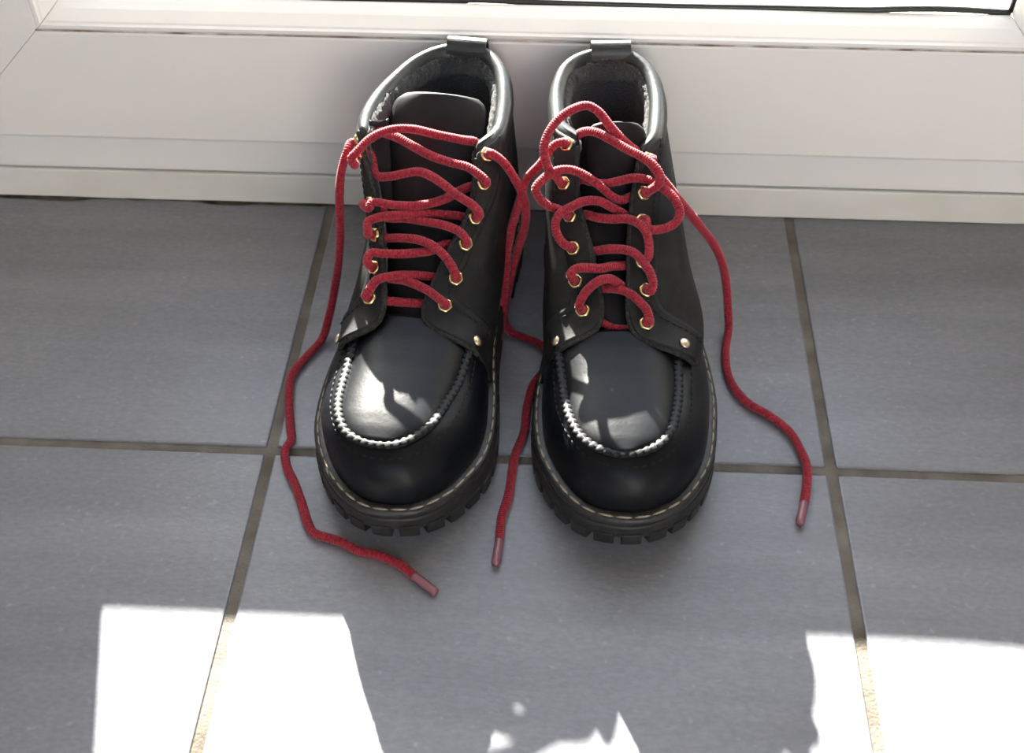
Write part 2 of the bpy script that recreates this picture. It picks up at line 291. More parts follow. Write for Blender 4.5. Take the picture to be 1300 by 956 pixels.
LACE = {
  'L': {
    'end_left': [(-0.0562,0.1076,0.1280), (-0.0593,0.1126,0.1180), (-0.0623,0.1145,0.1000), (-0.0635,0.1181,0.0760), (-0.0660,0.1220,0.0530), (-0.0696,0.1267,0.0330), (-0.0737,0.1332,0.0140), (-0.0761,0.1460,0.0045), (-0.0820,0.1612,0.0030), (-0.0867,0.1787,0.0030), (-0.0829,0.1984,0.0030), (-0.0750,0.2218,0.0030), (-0.0720,0.2301,0.0030), (-0.0733,0.2389,0.0030), (-0.0679,0.2520,0.0030), (-0.0606,0.2620,0.0030), (-0.0517,0.2766,0.0030), (-0.0450,0.2884,0.0030), (-0.0403,0.2937,0.0030), (-0.0310,0.2960,0.0030), (-0.0244,0.2971,0.0030), (-0.0124,0.3016,0.0030), (-0.0005,0.3029,0.0030), (0.0135,0.3075,0.0030), (0.0212,0.3127,0.0030)],
    'agl_left': [(0.0212,0.3127,0.0030), (0.0357,0.3215,0.0030)],
    'end_right': [(0.0375,0.1022,0.1260), (0.0447,0.1030,0.1140), (0.0480,0.1029,0.1060), (0.0505,0.1036,0.0960), (0.0502,0.1043,0.0810), (0.0469,0.1051,0.0660), (0.0436,0.1069,0.0500), (0.0413,0.1089,0.0380), (0.0397,0.1123,0.0250), (0.0385,0.1153,0.0100), (0.0435,0.1202,0.0040), (0.0522,0.1230,0.0030), (0.0649,0.1283,0.0030), (0.0711,0.1359,0.0030), (0.0724,0.1456,0.0030), (0.0686,0.1545,0.0030), (0.0650,0.1639,0.0030), (0.0639,0.1827,0.0030), (0.0652,0.2011,0.0030), (0.0626,0.2213,0.0030), (0.0628,0.2338,0.0030), (0.0636,0.2506,0.0030), (0.0622,0.2666,0.0030), (0.0634,0.2822,0.0030)],
    'agl_right': [(0.0634,0.2822,0.0030), (0.0641,0.2990,0.0030)],
    '5R_6L': [(0.0244,0.1158,0.1266), (0.0174,0.1132,0.1290), (0.0069,0.1118,0.1302), (-0.0044,0.1093,0.1316), (-0.0166,0.1047,0.1340), (-0.0266,0.1001,0.1356), (-0.0336,0.0970,0.1354), (-0.0416,0.0939,0.1346)],
    '4L_5R': [(-0.0356,0.1415,0.1145), (-0.0347,0.1386,0.1164), (-0.0233,0.1374,0.1151), (-0.0091,0.1341,0.1136), (0.0044,0.1269,0.1136), (0.0187,0.1145,0.1157)],
    '3R_4L': [(0.0217,0.1475,0.1048), (0.0164,0.1436,0.1062), (0.0069,0.1408,0.1068), (-0.0042,0.1391,0.1064), (-0.0156,0.1371,0.1058), (-0.0279,0.1359,0.1044)],
    '2L_3R': [(-0.0324,0.1667,0.0967), (-0.0307,0.1630,0.0991), (-0.0232,0.1616,0.0983), (-0.0114,0.1583,0.0970), (0.0027,0.1522,0.0961), (0.0096,0.1447,0.0954)],
    '1R_2L': [(0.0137,0.1797,0.0829), (0.0054,0.1747,0.0846), (0.0016,0.1722,0.0842), (-0.0100,0.1684,0.0853), (-0.0187,0.1672,0.0843), (-0.0244,0.1657,0.0833)],
    'bar': [(0.0026,0.1753,0.0747), (-0.0089,0.1761,0.0750), (-0.0214,0.1770,0.0753)],
    '1L_2R': [(-0.0286,0.1801,0.0859), (-0.0254,0.1748,0.0890), (-0.0167,0.1700,0.0895), (-0.0080,0.1660,0.0877), (0.0040,0.1615,0.0841)],
    '2R_3L': [(0.0186,0.1649,0.0929), (0.0126,0.1592,0.0980), (0.0033,0.1537,0.1016), (-0.0062,0.1506,0.1020), (-0.0167,0.1487,0.1002), (-0.0269,0.1464,0.0970)],
    '3L_4R': [(-0.0347,0.1519,0.1059), (-0.0353,0.1481,0.1093), (-0.0295,0.1444,0.1106), (-0.0166,0.1395,0.1105), (-0.0050,0.1349,0.1089), (0.0146,0.1298,0.1054)],
    '4R_5L': [(0.0285,0.1353,0.1127), (0.0248,0.1326,0.1160), (0.0135,0.1285,0.1201), (0.0053,0.1242,0.1233), (-0.0034,0.1202,0.1256), (-0.0105,0.1179,0.1259), (-0.0186,0.1179,0.1238), (-0.0292,0.1186,0.1207), (-0.0376,0.1160,0.1189)],
    '5L_6R': [(-0.0484,0.1207,0.1287), (-0.0503,0.1195,0.1322), (-0.0473,0.1170,0.1352), (-0.0410,0.1102,0.1401), (-0.0352,0.1060,0.1422), (-0.0280,0.1020,0.1430), (-0.0174,0.0990,0.1420), (-0.0032,0.0976,0.1386), (0.0114,0.0953,0.1349), (0.0197,0.0921,0.1312)],
  },
  'R': {
    'end_left': [(-0.0380,0.0979,0.1360), (-0.0459,0.1033,0.1270), (-0.0543,0.1039,0.1160), (-0.0585,0.1052,0.1010), (-0.0624,0.1063,0.0860), (-0.0659,0.1093,0.0690), (-0.0676,0.1145,0.0520), (-0.0693,0.1198,0.0340), (-0.0705,0.1200,0.0160), (-0.0722,0.1226,0.0035), (-0.0753,0.1328,0.0030)],
    'end_right': [(0.0188,0.1129,0.1310), (0.0230,0.1195,0.1280), (0.0307,0.1229,0.1190), (0.0393,0.1228,0.1070), (0.0506,0.1188,0.0890), (0.0601,0.1142,0.0730), (0.0685,0.1119,0.0540), (0.0734,0.1118,0.0350), (0.0761,0.1145,0.0180), (0.0771,0.1213,0.0060), (0.0727,0.1411,0.0030), (0.0720,0.1638,0.0030), (0.0791,0.1825,0.0030), (0.0922,0.1950,0.0030), (0.1023,0.2083,0.0030), (0.1060,0.2218,0.0030), (0.1075,0.2344,0.0030), (0.1048,0.2488,0.0030), (0.1012,0.2606,0.0030)],
    'agl_right': [(0.1012,0.2606,0.0030), (0.0958,0.2754,0.0030)],
    '1R_2L': [(0.0139,0.1887,0.0778), (0.0124,0.1826,0.0819), (0.0078,0.1768,0.0845), (0.0023,0.1713,0.0856), (-0.0041,0.1673,0.0845), (-0.0124,0.1637,0.0819)],
    '2L_3R': [(-0.0307,0.1652,0.0947), (-0.0271,0.1633,0.0971), (-0.0203,0.1626,0.0970), (-0.0134,0.1614,0.0952), (-0.0062,0.1575,0.0934), (0.0035,0.1532,0.0900)],
    '3R_4L': [(0.0141,0.1586,0.1013), (0.0147,0.1531,0.1049), (0.0133,0.1456,0.1091), (0.0091,0.1403,0.1112), (0.0030,0.1367,0.1113), (-0.0054,0.1346,0.1097), (-0.0139,0.1313,0.1083), (-0.0219,0.1269,0.1072)],
    '4L_5R': [(-0.0357,0.1316,0.1142), (-0.0425,0.1303,0.1167), (-0.0475,0.1275,0.1198), (-0.0497,0.1234,0.1235), (-0.0455,0.1191,0.1270), (-0.0385,0.1154,0.1298), (-0.0316,0.1141,0.1304), (-0.0252,0.1147,0.1290), (-0.0170,0.1178,0.1256), (-0.0106,0.1209,0.1215), (-0.0046,0.1236,0.1172), (0.0007,0.1232,0.1145), (0.0061,0.1194,0.1137)],
    '5R_6L': [(0.0133,0.1259,0.1217), (0.0175,0.1266,0.1250), (0.0214,0.1254,0.1286), (0.0214,0.1221,0.1323), (0.0180,0.1180,0.1354), (0.0110,0.1126,0.1382), (0.0031,0.1075,0.1396), (-0.0056,0.1005,0.1413), (-0.0139,0.0938,0.1417), (-0.0196,0.0896,0.1394), (-0.0240,0.0872,0.1348)],
    'bar': [(0.0033,0.1841,0.0684), (-0.0072,0.1837,0.0694), (-0.0134,0.1797,0.0707)],
    '1L_2R': [(-0.0261,0.1797,0.0823), (-0.0238,0.1758,0.0872), (-0.0197,0.1721,0.0904), (-0.0137,0.1681,0.0922), (-0.0080,0.1658,0.0912), (-0.0032,0.1651,0.0874), (0.0031,0.1651,0.0816)],
    '2R_3L': [(0.0150,0.1738,0.0883), (0.0162,0.1719,0.0921), (0.0150,0.1676,0.0961), (0.0108,0.1612,0.1000), (0.0061,0.1557,0.1019), (0.0011,0.1520,0.1011), (-0.0072,0.1484,0.0987), (-0.0164,0.1454,0.0945)],
    '3L_4R': [(-0.0338,0.1491,0.1034), (-0.0375,0.1465,0.1077), (-0.0387,0.1413,0.1128), (-0.0359,0.1370,0.1163), (-0.0285,0.1332,0.1183), (-0.0225,0.1297,0.1189), (-0.0131,0.1275,0.1175), (-0.0047,0.1283,0.1128), (0.0035,0.1287,0.1071)],
    '4R_5L': [(0.0153,0.1437,0.1093), (0.0238,0.1443,0.1102), (0.0302,0.1422,0.1125), (0.0331,0.1378,0.1158), (0.0307,0.1309,0.1202), (0.0242,0.1244,0.1237), (0.0150,0.1190,0.1260), (0.0074,0.1168,0.1256), (-0.0012,0.1168,0.1234), (-0.0089,0.1160,0.1212), (-0.0165,0.1131,0.1202), (-0.0223,0.1096,0.1193)],
    '5L_6R': [(-0.0371,0.1161,0.1263), (-0.0418,0.1151,0.1313), (-0.0440,0.1120,0.1369), (-0.0444,0.1072,0.1428), (-0.0407,0.1006,0.1491), (-0.0337,0.0946,0.1541), (-0.0258,0.0907,0.1567), (-0.0189,0.0887,0.1569), (-0.0124,0.0903,0.1535), (-0.0069,0.0939,0.1477), (-0.0008,0.0968,0.1414), (0.0064,0.0987,0.1348), (0.0111,0.0970,0.1295)],
  },
}

# ------------------------------------------------------------------ boots.  Local frame: x across, d from heel to toe (stored as -y), z up
def loc(P):
    P = np.asarray(P, float).copy(); P[..., 1] *= -1; return P
def bev(d): return .0085 * float(np.clip((d - .235) / .062, 0, 1)) ** 1.4
def spring(d): return .0075 * np.clip((np.asarray(d) - .20) / .10, 0, 1.2) ** 1.8
SOLE = {
 'L': [(0, 0), (-.014, .0035), (-.028, .014), (-.0385, .036), (-.0415, .075), (-.0470, .115), (-.0535, .155), (-.0566, .195), (-.0530, .236), (-.0447, .2590), (-.0298, .2815), (-.0144, .2945), (-.0028, .2985), (.0088, .2980), (.0223, .2940), (.0373, .2795), (.0441, .2668), (.0508, .2488), (.0524, .2262), (.0489, .198), (.0430, .165), (.0395, .125), (.0395, .08), (.0385, .036), (.028, .014), (.014, .0035)],
 'R': [(0, 0), (-.014, .0035), (-.028, .014), (-.0385, .036), (-.0405, .08), (-.0410, .125), (-.0460, .165), (-.0520, .197), (-.0534, .221), (-.0515, .2430), (-.0446, .2639), (-.0377, .2775), (-.0271, .2895), (-.0151, .2950), (-.002, .2968), (.0101, .2946), (.0280, .2834), (.0422, .2637), (.0486, .2481), (.0538, .2231), (.0562, .201), (.0552, .170), (.0510, .125), (.0450, .08), (.0395, .036), (.028, .014), (.014, .0035)],
}
SEAM = {   # the raised moccasin seam round the toe: x, d, z
 'L': [(-0.0385, 0.1600, 0.0690), (-0.0368, 0.1820, 0.0645), (-0.0352, 0.2025, 0.0612), (-0.0343, 0.2171, 0.0601), (-0.0331, 0.2344, 0.0618), (-0.0314, 0.2474, 0.0637), (-0.0274, 0.2605, 0.0656), (-0.0207, 0.2707, 0.0658), (-0.0126, 0.2750, 0.0659), (-0.0036, 0.2765, 0.0660), (0.0077, 0.2749, 0.0660), (0.0158, 0.2689, 0.0660), (0.0229, 0.2593, 0.0658), (0.0277, 0.2390, 0.0629), (0.0309, 0.2213, 0.0608), (0.0320, 0.2050, 0.0616), (0.0330, 0.1840, 0.0650), (0.0340, 0.1600, 0.0695)],
 'R': [(-0.0395, 0.1600, 0.0690), (-0.0385, 0.1820, 0.0645), (-0.0377, 0.2005, 0.0612), (-0.0366, 0.2179, 0.0602), (-0.0358, 0.2350, 0.0619), (-0.0327, 0.2517, 0.0643), (-0.0278, 0.2637, 0.0656), (-0.0189, 0.2715, 0.0658), (-0.0074, 0.2750, 0.0659), (0.0071, 0.2722, 0.0660), (0.0177, 0.2631, 0.0659), (0.0243, 0.2436, 0.0635), (0.0280, 0.2229, 0.0610), (0.0296, 0.2050, 0.0616), (0.0315, 0.1840, 0.0650), (0.0345, 0.1600, 0.0695)],
}
def col(*p): return [tuple(q) for q in p]
ZH = (.030, .055, .078, .100, .123)
QUARTER = {   # columns from the left facing edge round the heel to the right facing edge, six levels each
 'L': [
  col((-.0475, .192, .030), (-.0400, .2020, .0625), (-.0208, .1910, .0728), (-.0243, .1600, .0925), (-.0360, .1270, .1160), (-.0510, .0985, .1365)),
  col((-.0470, .165, .030), (-.0455, .165, .0570), (-.0385, .1640, .0780), (-.0375, .1400, .0920), (-.0440, .1120, .1120), (-.0525, .0850, .1380)),
  col((-.0420, .122, .030), (-.0415, .120, .0550), (-.0400, .1180, .0750), (-.0410, .1050, .0930), (-.0455, .0850, .1130), (-.0495, .0680, .1405)),
  col((-.0365, .080, .030), (-.0375, .080, .0550), (-.0370, .0780, .0750), (-.0375, .0720, .0950), (-.0405, .0600, .1170), (-.0425, .0500, .1430)),
  col((-.0335, .038, .030), (-.0345, .037, .0550), (-.0335, .0360, .0770), (-.0325, .0350, .0980), (-.0325, .0340, .1200), (-.0315, .0310, .1460)),
  col((-.0215, .0145, .030), (-.0220, .0130, .0550), (-.0210, .0140, .0780), (-.0200, .0160, .1000), (-.0193, .0180, .1230), (-.0180, .0190, .1475)),
  col((0, .0075, .030), (0, .0060, .0550), (0, .0075, .0780), (0, .0110, .1000), (0, .0140, .1230), (-.002, .0145, .1480)),
  col((.0215, .0145, .030), (.0220, .0130, .0550), (.0210, .0140, .0780), (.0195, .0160, .1000), (.0180, .0175, .1230), (.0140, .0180, .1475)),
  col((.0335, .038, .030), (.0345, .037, .0550), (.0335, .0360, .0770), (.0315, .0350, .0980), (.0290, .0340, .1200), (.0250, .0310, .1455)),
  col((.0345, .080, .030), (.0360, .080, .0550), (.0360, .0780, .0750), (.0355, .0720, .0950), (.0340, .0600, .1170), (.0310, .0500, .1425)),
  col((.0355, .122, .030), (.0380, .120, .0550), (.0380, .1180, .0750), (.0375, .1050, .0930), (.0365, .0850, .1130), (.0325, .0680, .1390)),
  col((.0385, .165, .030), (.0400, .165, .0580), (.0325, .1580, .0790), (.0335, .1380, .0940), (.0350, .1080, .1140), (.0300, .0840, .1360)),
  col((.0425, .190, .030), (.0345, .1970, .0625), (.0045, .1860, .0735), (.0095, .1595, .0905), (.0215, .1266, .1125), (.0200, .0975, .1335))],
 'R': [
  col((-.0465, .190, .030), (-.0365, .1955, .0635), (-.0145, .1855, .0738), (-.0165, .1550, .0940), (-.0245, .1220, .1160), (-.0240, .0890, .1375)),
  col((-.0430, .165, .030), (-.0440, .165, .0580), (-.0395, .1580, .0780), (-.0390, .1350, .0940), (-.0395, .1060, .1150), (-.0335, .0790, .1385)),
  col((-.0375, .122, .030), (-.0410, .120, .0550), (-.0415, .1180, .0750), (-.0410, .1000, .0940), (-.0400, .0800, .1150), (-.0365, .0620, .1405)),
  col((-.0355, .080, .030), (-.0375, .080, .0550), (-.0375, .0780, .0750), (-.0375, .0720, .0950), (-.0365, .0600, .1170), (-.0360, .0450, .1430)),
  col((-.0335, .038, .030), (-.0345, .037, .0550), (-.0335, .0360, .0770), (-.0325, .0350, .0980), (-.0315, .0340, .1200), (-.0300, .0290, .1460)),
  col((-.0215, .0145, .030), (-.0220, .0130, .0550), (-.0210, .0140, .0780), (-.0200, .0160, .1000), (-.0193, .0180, .1230), (-.0180, .0190, .1475)),
  col((0, .0075, .030), (0, .0060, .0550), (0, .0075, .0780), (0, .0110, .1000), (0, .0140, .1230), (-.001, .0150, .1480)),
  col((.0215, .0145, .030), (.0220, .0130, .0550), (.0210, .0140, .0780), (.0195, .0160, .1000), (.0180, .0180, .1230), (.0145, .0195, .1475)),
  col((.0345, .038, .030), (.0355, .037, .0550), (.0335, .0360, .0770), (.0310, .0350, .0980), (.0275, .0340, .1200), (.0240, .0310, .1455)),
  col((.0400, .080, .030), (.0400, .080, .0550), (.0380, .0780, .0750), (.0355, .0720, .0950), (.0320, .0600, .1170), (.0275, .0500, .1425)),
  col((.0455, .122, .030), (.0450, .120, .0550), (.0415, .1180, .0750), (.0370, .1050, .0940), (.0320, .0850, .1150), (.0255, .0730, .1390)),
  col((.0490, .165, .030), (.0475, .165, .0580), (.0350, .1620, .0780), (.0305, .1380, .0940), (.0275, .1080, .1140), (.0205, .0900, .1360)),
  col((.0490, .192, .030), (.0345, .2030, .0628), (.0050, .1900, .0718), (.0033, .1600, .0900), (.0062, .1270, .1130), (.0125, .0985, .1335))],
}
EYELET = {   # bottom to top: left facing, right facing
 'L': ([(-.0285, .1790, .0790), (-.0300, .1645, .0890), (-.0322, .1500, .0995), (-.0352, .1360, .1096), (-.0470, .1144, .1258), (-.0520, .0995, .1340)],
       [(.0149, .1777, .0769), (.0190, .1633, .0866), (.0216, .1458, .0986), (.0251, .1328, .1074), (.0256, .1157, .1192), (.0265, .0965, .1325)]),
 'R': ([(-.0240, .1777, .0765), (-.0267, .1627, .0868), (-.0281, .1462, .0983), (-.0300, .1306, .1092), (-.0323, .1140, .1206), (-.0312, .0910, .1370)],
       [(.0125, .1860, .0722), (.0122, .1684, .0846), (.0115, .1546, .0942), (.0120, .1345, .1082), (.0135, .1221, .1169), (.0172, .1010, .1318)]),
}
TONGUE = {   # centre line x, d, z and half width
 'L': [(-.006, .200, .0625, .016), (-.006, .180, .0690, .018), (-.007, .155, .0850, .021), (-.008, .130, .1015, .024), (-.008, .105, .1195, .027), (-.0075, .084, .1370, .0290), (-.0070, .0725, .1452, .0270), (-.0068, .0690, .1478, .022)],
 'R': [(-.005, .200, .0625, .014), (-.005, .180, .0690, .016), (-.006, .155, .0850, .017), (-.007, .130, .1015, .018), (-.004, .114, .1135, .019), (.000, .1005, .1262, .0195), (-.001, .0930, .1370, .0178), (-.0012, .0898, .1425, .0160), (-.0012, .0885, .1452, .0125)],
}
CUT = {'L': .1835, 'R': .1880}
RIVET = {'L': [(-.0425, .196, .0600), (.0345, .192, .0630)], 'R': [(-.0375, .190, .0650), (.0315, .1945, .0625)]}

LUG = {}
def bspline_grid(cols, nu, nv):
    """cols: list of columns (each levels x 3) -> smooth grid nv x nu"""
    A = np.array(cols)                                    # columns x levels x 3
    V = np.stack([cr(c, n=nv) for c in A], 0)             # columns x nv x 3
    return np.stack([cr(V[:, j], n=nu) for j in range(nv)], 0)
def inset(O, t):
    T = unit(np.roll(O, -1, 0) - np.roll(O, 1, 0)); Nn = np.stack([-T[:, 1], T[:, 0]], 1)
    cen = O.mean(0); 
    if ((O - cen) * Nn).sum() > 0: Nn = -Nn
    for _ in range(3): Nn = unit(Nn + .5 * np.roll(Nn, 1, 0) + .5 * np.roll(Nn, -1, 0))
    return O + Nn * t
def ring_solid(name, rings):
    """stack of closed rings (n x 3), capped below and above"""
    n = len(rings[0]); V = np.vstack(rings); F = []
    for k in range(len(rings) - 1):
        for j in range(n):
            i = (j + 1) % n; F.append((k * n + j, k * n + i, (k + 1) * n + i, (k + 1) * n + j))
    F.append(tuple(range(n))[::-1]); F.append(tuple((len(rings) - 1) * n + j for j in range(n)))
    return fixn(mesh(name, loc(V), F))

bead_me = ellipsoid('seam_bead', .0031, .0026, .0013, 10, 8); bead_me.materials.append(M['seam'])
bead_me.polygons.foreach_set('use_smooth', [True] * len(bead_me.polygons))
stitch_me = ellipsoid('welt_stitch', .0045, .0007, .0006, 6, 4); stitch_me.materials.append(M['thread'])
dash_me = ellipsoid('seam_dash', .0017, .0006, .0005, 6, 4); dash_me.materials.append(M['dark_thread'])
def eyelet_mesh():
    V = []; F = []; n = 24; prof = [(.0024, -.0015), (.0024, .0006), (.0029, .0013), (.0036, .0012), (.0043, .0004), (.0044, -.0004)]
    for k, (r, z) in enumerate(prof):
        for j in range(n):
            a = 2 * math.pi * j / n; hexa = 1 / max(math.cos(((a + math.pi / 6) % (math.pi / 3)) - math.pi / 6), .8) if k >= 3 else 1
            rr = r * (1 + (hexa - 1) * .55); V.append((rr * math.cos(a), rr * math.sin(a), z))
    for k in range(len(prof) - 1):
        for j in range(n):
            i = (j + 1) % n; F.append((k * n + j, k * n + i, (k + 1) * n + i, (k + 1) * n + j))
    me = fixn(mesh('eyelet', V, F)); me.materials.append(M['brass']); me.polygons.foreach_set('use_smooth', [True] * len(me.polygons)); return me
eyelet_me = eyelet_mesh()
rivet_me = ellipsoid('rivet', .0034, .0034, .0013, 14, 6); rivet_me.materials.append(M['rivet']); rivet_me.polygons.foreach_set('use_smooth', [True] * len(rivet_me.polygons))

def build_boot(key, origin, rz, label):
    bt = empty('work_boot', origin, rz); tag(bt, label, 'boot', 'pair of black work boots')
    # ---------------- sole
    NO = 220
    O = cr(SOLE[key], n=NO, closed=True); d = O[:, 1]; sp = spring(d)
    r3 = lambda P, z: np.column_stack([P, z])
    heel = d < .078; bv = np.array([bev(q) for q in d])
    z_bot = np.where(heel, .006, .0075) + sp + bv * .75
    outsole = obj('outsole', ring_solid('outsole', [r3(inset(O, .004), z_bot), r3(inset(O, .0006), z_bot + .0006), r3(O, .0095 + sp + bv * .75), r3(O, .0225 + sp), r3(inset(O, .0008), .0236 + sp)]), M['rubber'], bt)
    arch = [r3(inset(O, .012), z_bot)]
    s = np.concatenate([[0], np.cumsum(np.linalg.norm(np.diff(np.vstack([O, O[:1]]), axis=0), axis=1))]); per = s[-1]
    nl = int(per / .0152); Oc = np.vstack([O, O[:1]]); I1 = inset(O, .017); I1 = np.vstack([I1, I1[:1]])
    at = lambda A, q: np.array([np.interp(q % per, s, A[:, k]) for k in (0, 1)])
    for k in range(nl):
        a, b = (k + .12) * per / nl, (k + .86) * per / nl; m_ = at(Oc, (a + b) / 2)
        if .083 < m_[1] < .132: continue
        V = []
        qs = np.linspace(a, b, 5)
        for zz, sc in ((0.0, -.0006), (1.0, 0.0)):
            for q in qs:
                p = at(Oc, q); c_ = at(I1, q); dd = unit(p - c_); p = p + dd * (.0008 + sc); h = spring(p[1]); V.append((p[0], p[1], h + bev(p[1]) if zz == 0 else .0115 + h + bev(p[1]) * .75))
            for q in qs[::-1]:
                p = at(I1, q); h = spring(p[1]); V.append((p[0], p[1], h + bev(p[1]) * .3 if zz == 0 else .0115 + h + bev(p[1]) * .75))
        n = 10; F = [tuple(range(n)), tuple(range(2 * n - 1, n - 1, -1))] + [(i, (i + 1) % n, n + (i + 1) % n, n + i) for i in range(n)]
        bevel(obj('lug', fixn(mesh('lug', loc(V), F)), M['rubber'], outsole), .0007, 2)
    # ---------------- welt with its stitches
    wo = inset(O, .0004)
    welt = obj('welt', ring_solid('welt', [r3(inset(O, .0012), .0236 + sp), r3(wo, .0246 + sp), r3(inset(O, .0002), .0262 + sp), r3(inset(O, .0004), .0284 + sp), r3(inset(O, .0014), .0295 + sp), r3(inset(O, .0055), .0298 + sp), r3(inset(O, .0075), .0298 + sp)]), M['welt'], bt, True)
    Sx = inset(O, .0026); Sx = np.vstack([Sx, Sx[:1]]); zs = np.append(sp, sp[0]) + .0297
    sl = np.concatenate([[0], np.cumsum(np.linalg.norm(np.diff(Sx, axis=0), axis=1))]); ns = int(sl[-1] / .0098)
    for k in range(ns):
        q = (k + .5) * sl[-1] / ns; f = lambda q: np.array([np.interp(q % sl[-1], sl, Sx[:, 0]), -np.interp(q % sl[-1], sl, Sx[:, 1]), np.interp(q % sl[-1], sl, zs)])
        t = unit(f(q + .002) - f(q - .002)); u = np.array([0, 0, 1.0]); w = unit(np.cross(u, t)); u = np.cross(t, w)
        place(obj('stitch', stitch_me, None, welt), f(q), t, w, u)
    # ---------------- vamp wall between welt and seam
    base = inset(O, .0058); tip = int(np.argmax(base[:, 1]))
    order = np.roll(np.arange(NO), -tip)
    half = [[], []]
    for h, seq in ((0, order[::-1]), (1, order)):
        for i in ([tip] if h == 0 else []) + list(seq if h == 0 else seq):
            if base[i, 1] < .125: break
            half[h].append(i)
    a = [i for k, i in enumerate(half[0]) if k == 0 or i != half[0][k - 1]]; b = half[1]
    if base[a[min(20, len(a) - 1)], 0] > 0: a, b = b, a                    # a: left side
    NH = 60
    def resamp(P, n):
        P = np.asarray(P); q = np.concatenate([[0], np.cumsum(np.linalg.norm(np.diff(P, axis=0), axis=1))]); t = np.linspace(0, q[-1], n)
        return np.stack([np.interp(t, q, P[:, k]) for k in range(P.shape[1])], 1)
    B3 = np.column_stack([base, .0292 + sp])
    left = resamp(B3[a], NH)[::-1]; right = resamp(B3[b], NH); Bc = np.vstack([left[:-1], right])
    Sd = cr(SEAM[key], step=.0008); st = int(np.argmax(Sd[:, 1]))
    Sl = resamp(Sd[:st + 1], NH); Sr = resamp(Sd[st:], NH); Sc = np.vstack([Sl[:-1], Sr])
    out = unit((Bc - Sc) * np.array([1, 1, 0]))
    Mid = Bc + out * .0022; Mid[:, 2] = Bc[:, 2] + .80 * (Sc[:, 2] - Bc[:, 2])
    tt = np.linspace(0, 1, 16)[:, None, None]
    G = (1 - tt) ** 2 * Bc + 2 * tt * (1 - tt) * Mid + tt ** 2 * Sc
    NV = grid_normals(loc(G));
    if (NV[8, 20] * loc(out[20])).sum() < 0: NV = -NV; flip = True
    else: flip = False
    def gshell(name, Gq, Nq, to, ti): return fixn(shell(name, Gq, Nq, to, ti))
    obj('vamp', gshell('vamp', loc(G), NV, 0, .0016), M['leather'], bt, True)
    # ---------------- apron (toe plug) inside the seam
    n2 = NH; rows = []
    for k in range(n2 - 1):
        l, r = Sl[k], Sr[n2 - 1 - k]; w = np.linspace(-1, 1, 25); dm = (l[1] + r[1]) / 2
        zc = np.interp(dm, [.150, .168, .183, .200, .220, .245, .258, .267, .2740, .2765], [.0820, .0775, .0736, .0710, .0702, .0706, .0706, .0702, .0690, .0672])
        if dm < CUT[key]: continue
        p = l + (r - l) * ((w + 1) / 2)[:, None]; p = p.copy(); ze = p[:, 2]; p[:, 2] = ze + (zc - ze) * (1 - np.abs(w) ** 2.9)
        p[:, 2] -= .0010 * np.exp(-((1 - np.abs(w)) / .06) ** 2)
        rows.append(p)
    A = np.array(rows); NA = grid_normals(loc(A)); NA = NA if NA[20, 12][2] > 0 else -NA
    obj('toe_apron', gshell('toe_apron', loc(A), NA, 0, .0016), M['leather'], bt, True)
    seam = obj('moccasin_seam', tube('moccasin_seam', loc(cr(SEAM[key], step=.002) + [0, 0, .0002]), .0021, 8), M['seam'], bt, True)
    Pb = cr(SEAM[key], step=.0042); Pl = loc(Pb) + [0, 0, .0010]; T = unit(np.gradient(Pl, axis=0))
    for k in range(len(Pl)):
        if Pb[k, 1] < .192: continue
        up = np.array([0, 0, 1.0]); side = unit(np.cross(up, T[k])); ex = unit(T[k] * .55 + side * .83); ez = unit(up - ex * (up @ ex)); ey = np.cross(ez, ex)
        place(obj('seam_stitch', bead_me, None, seam), Pl[k], ex, ey, ez)
    row = 12; Gw = loc(G)[row] + NV[row] * .0003; Gs = resamp(Gw, int(np.linalg.norm(np.diff(Gw, axis=0), axis=1).sum() / .0048)); T = unit(np.gradient(Gs, axis=0))
    for k in range(len(Gs)):
        if -Gs[k, 1] < .192: continue
        j = int(np.argmin(np.linalg.norm(Gw - Gs[k], axis=1))); nz_ = NV[row][j]; ey = np.cross(nz_, T[k]); ez = unit(np.cross(T[k], ey))
        place(obj('side_stitch', dash_me, None, seam), Gs[k], T[k], unit(ey), ez)
    # ---------------- quarters, eyestays, lining
    NU, NVv = 241, 64
    Q = loc(bspline_grid(QUARTER[key], NU, NVv)); QN = grid_normals(Q)
    cen = np.array([0, -.07, .08])
    if (QN[30, 120] * (Q[30, 120] - cen)).sum() < 0: QN = -QN
    obj('quarter', gshell('quarter', Q, QN, .0016, .0010), M['side'], bt, True)
    v0 = 1
    obj('lining', gshell('lining', Q[v0:, 3:-3], QN[v0:, 3:-3], -.0011, .0042), M['lining'], bt, True)
    stays = []
    arc = np.concatenate([[0], np.cumsum(np.linalg.norm(np.diff(Q[40], axis=0), axis=1))])
    for side in (0, 1):
        rows = np.arange(12, 62); SG = []; SN = []
        for i in rows:
            ra = np.concatenate([[0], np.cumsum(np.linalg.norm(np.diff(Q[i], axis=0), axis=1))]); t = np.linspace(0, .0215, 16)
            t = t if side == 0 else (ra[-1] - t)[::-1]
            SG.append(np.stack([np.interp(t, ra, Q[i, :, k]) for k in range(3)], 1)); SN.append(unit(np.stack([np.interp(t, ra, QN[i, :, k]) for k in range(3)], 1)))
        SG, SN = np.array(SG), np.array(SN)
        st_ = obj('eyestay', gshell('eyestay', SG, SN, .0034, -.0012), M['side'], bt, True); stays.append(st_)
        e_ = 15 if side == 0 else 0; k_ = 12 if side == 0 else 3
        obj('seam_ridge', tube('seam_ridge', resamp(SG[:, e_] + SN[:, e_] * .0022, 90), .0011, 8), M['side'], st_, True)
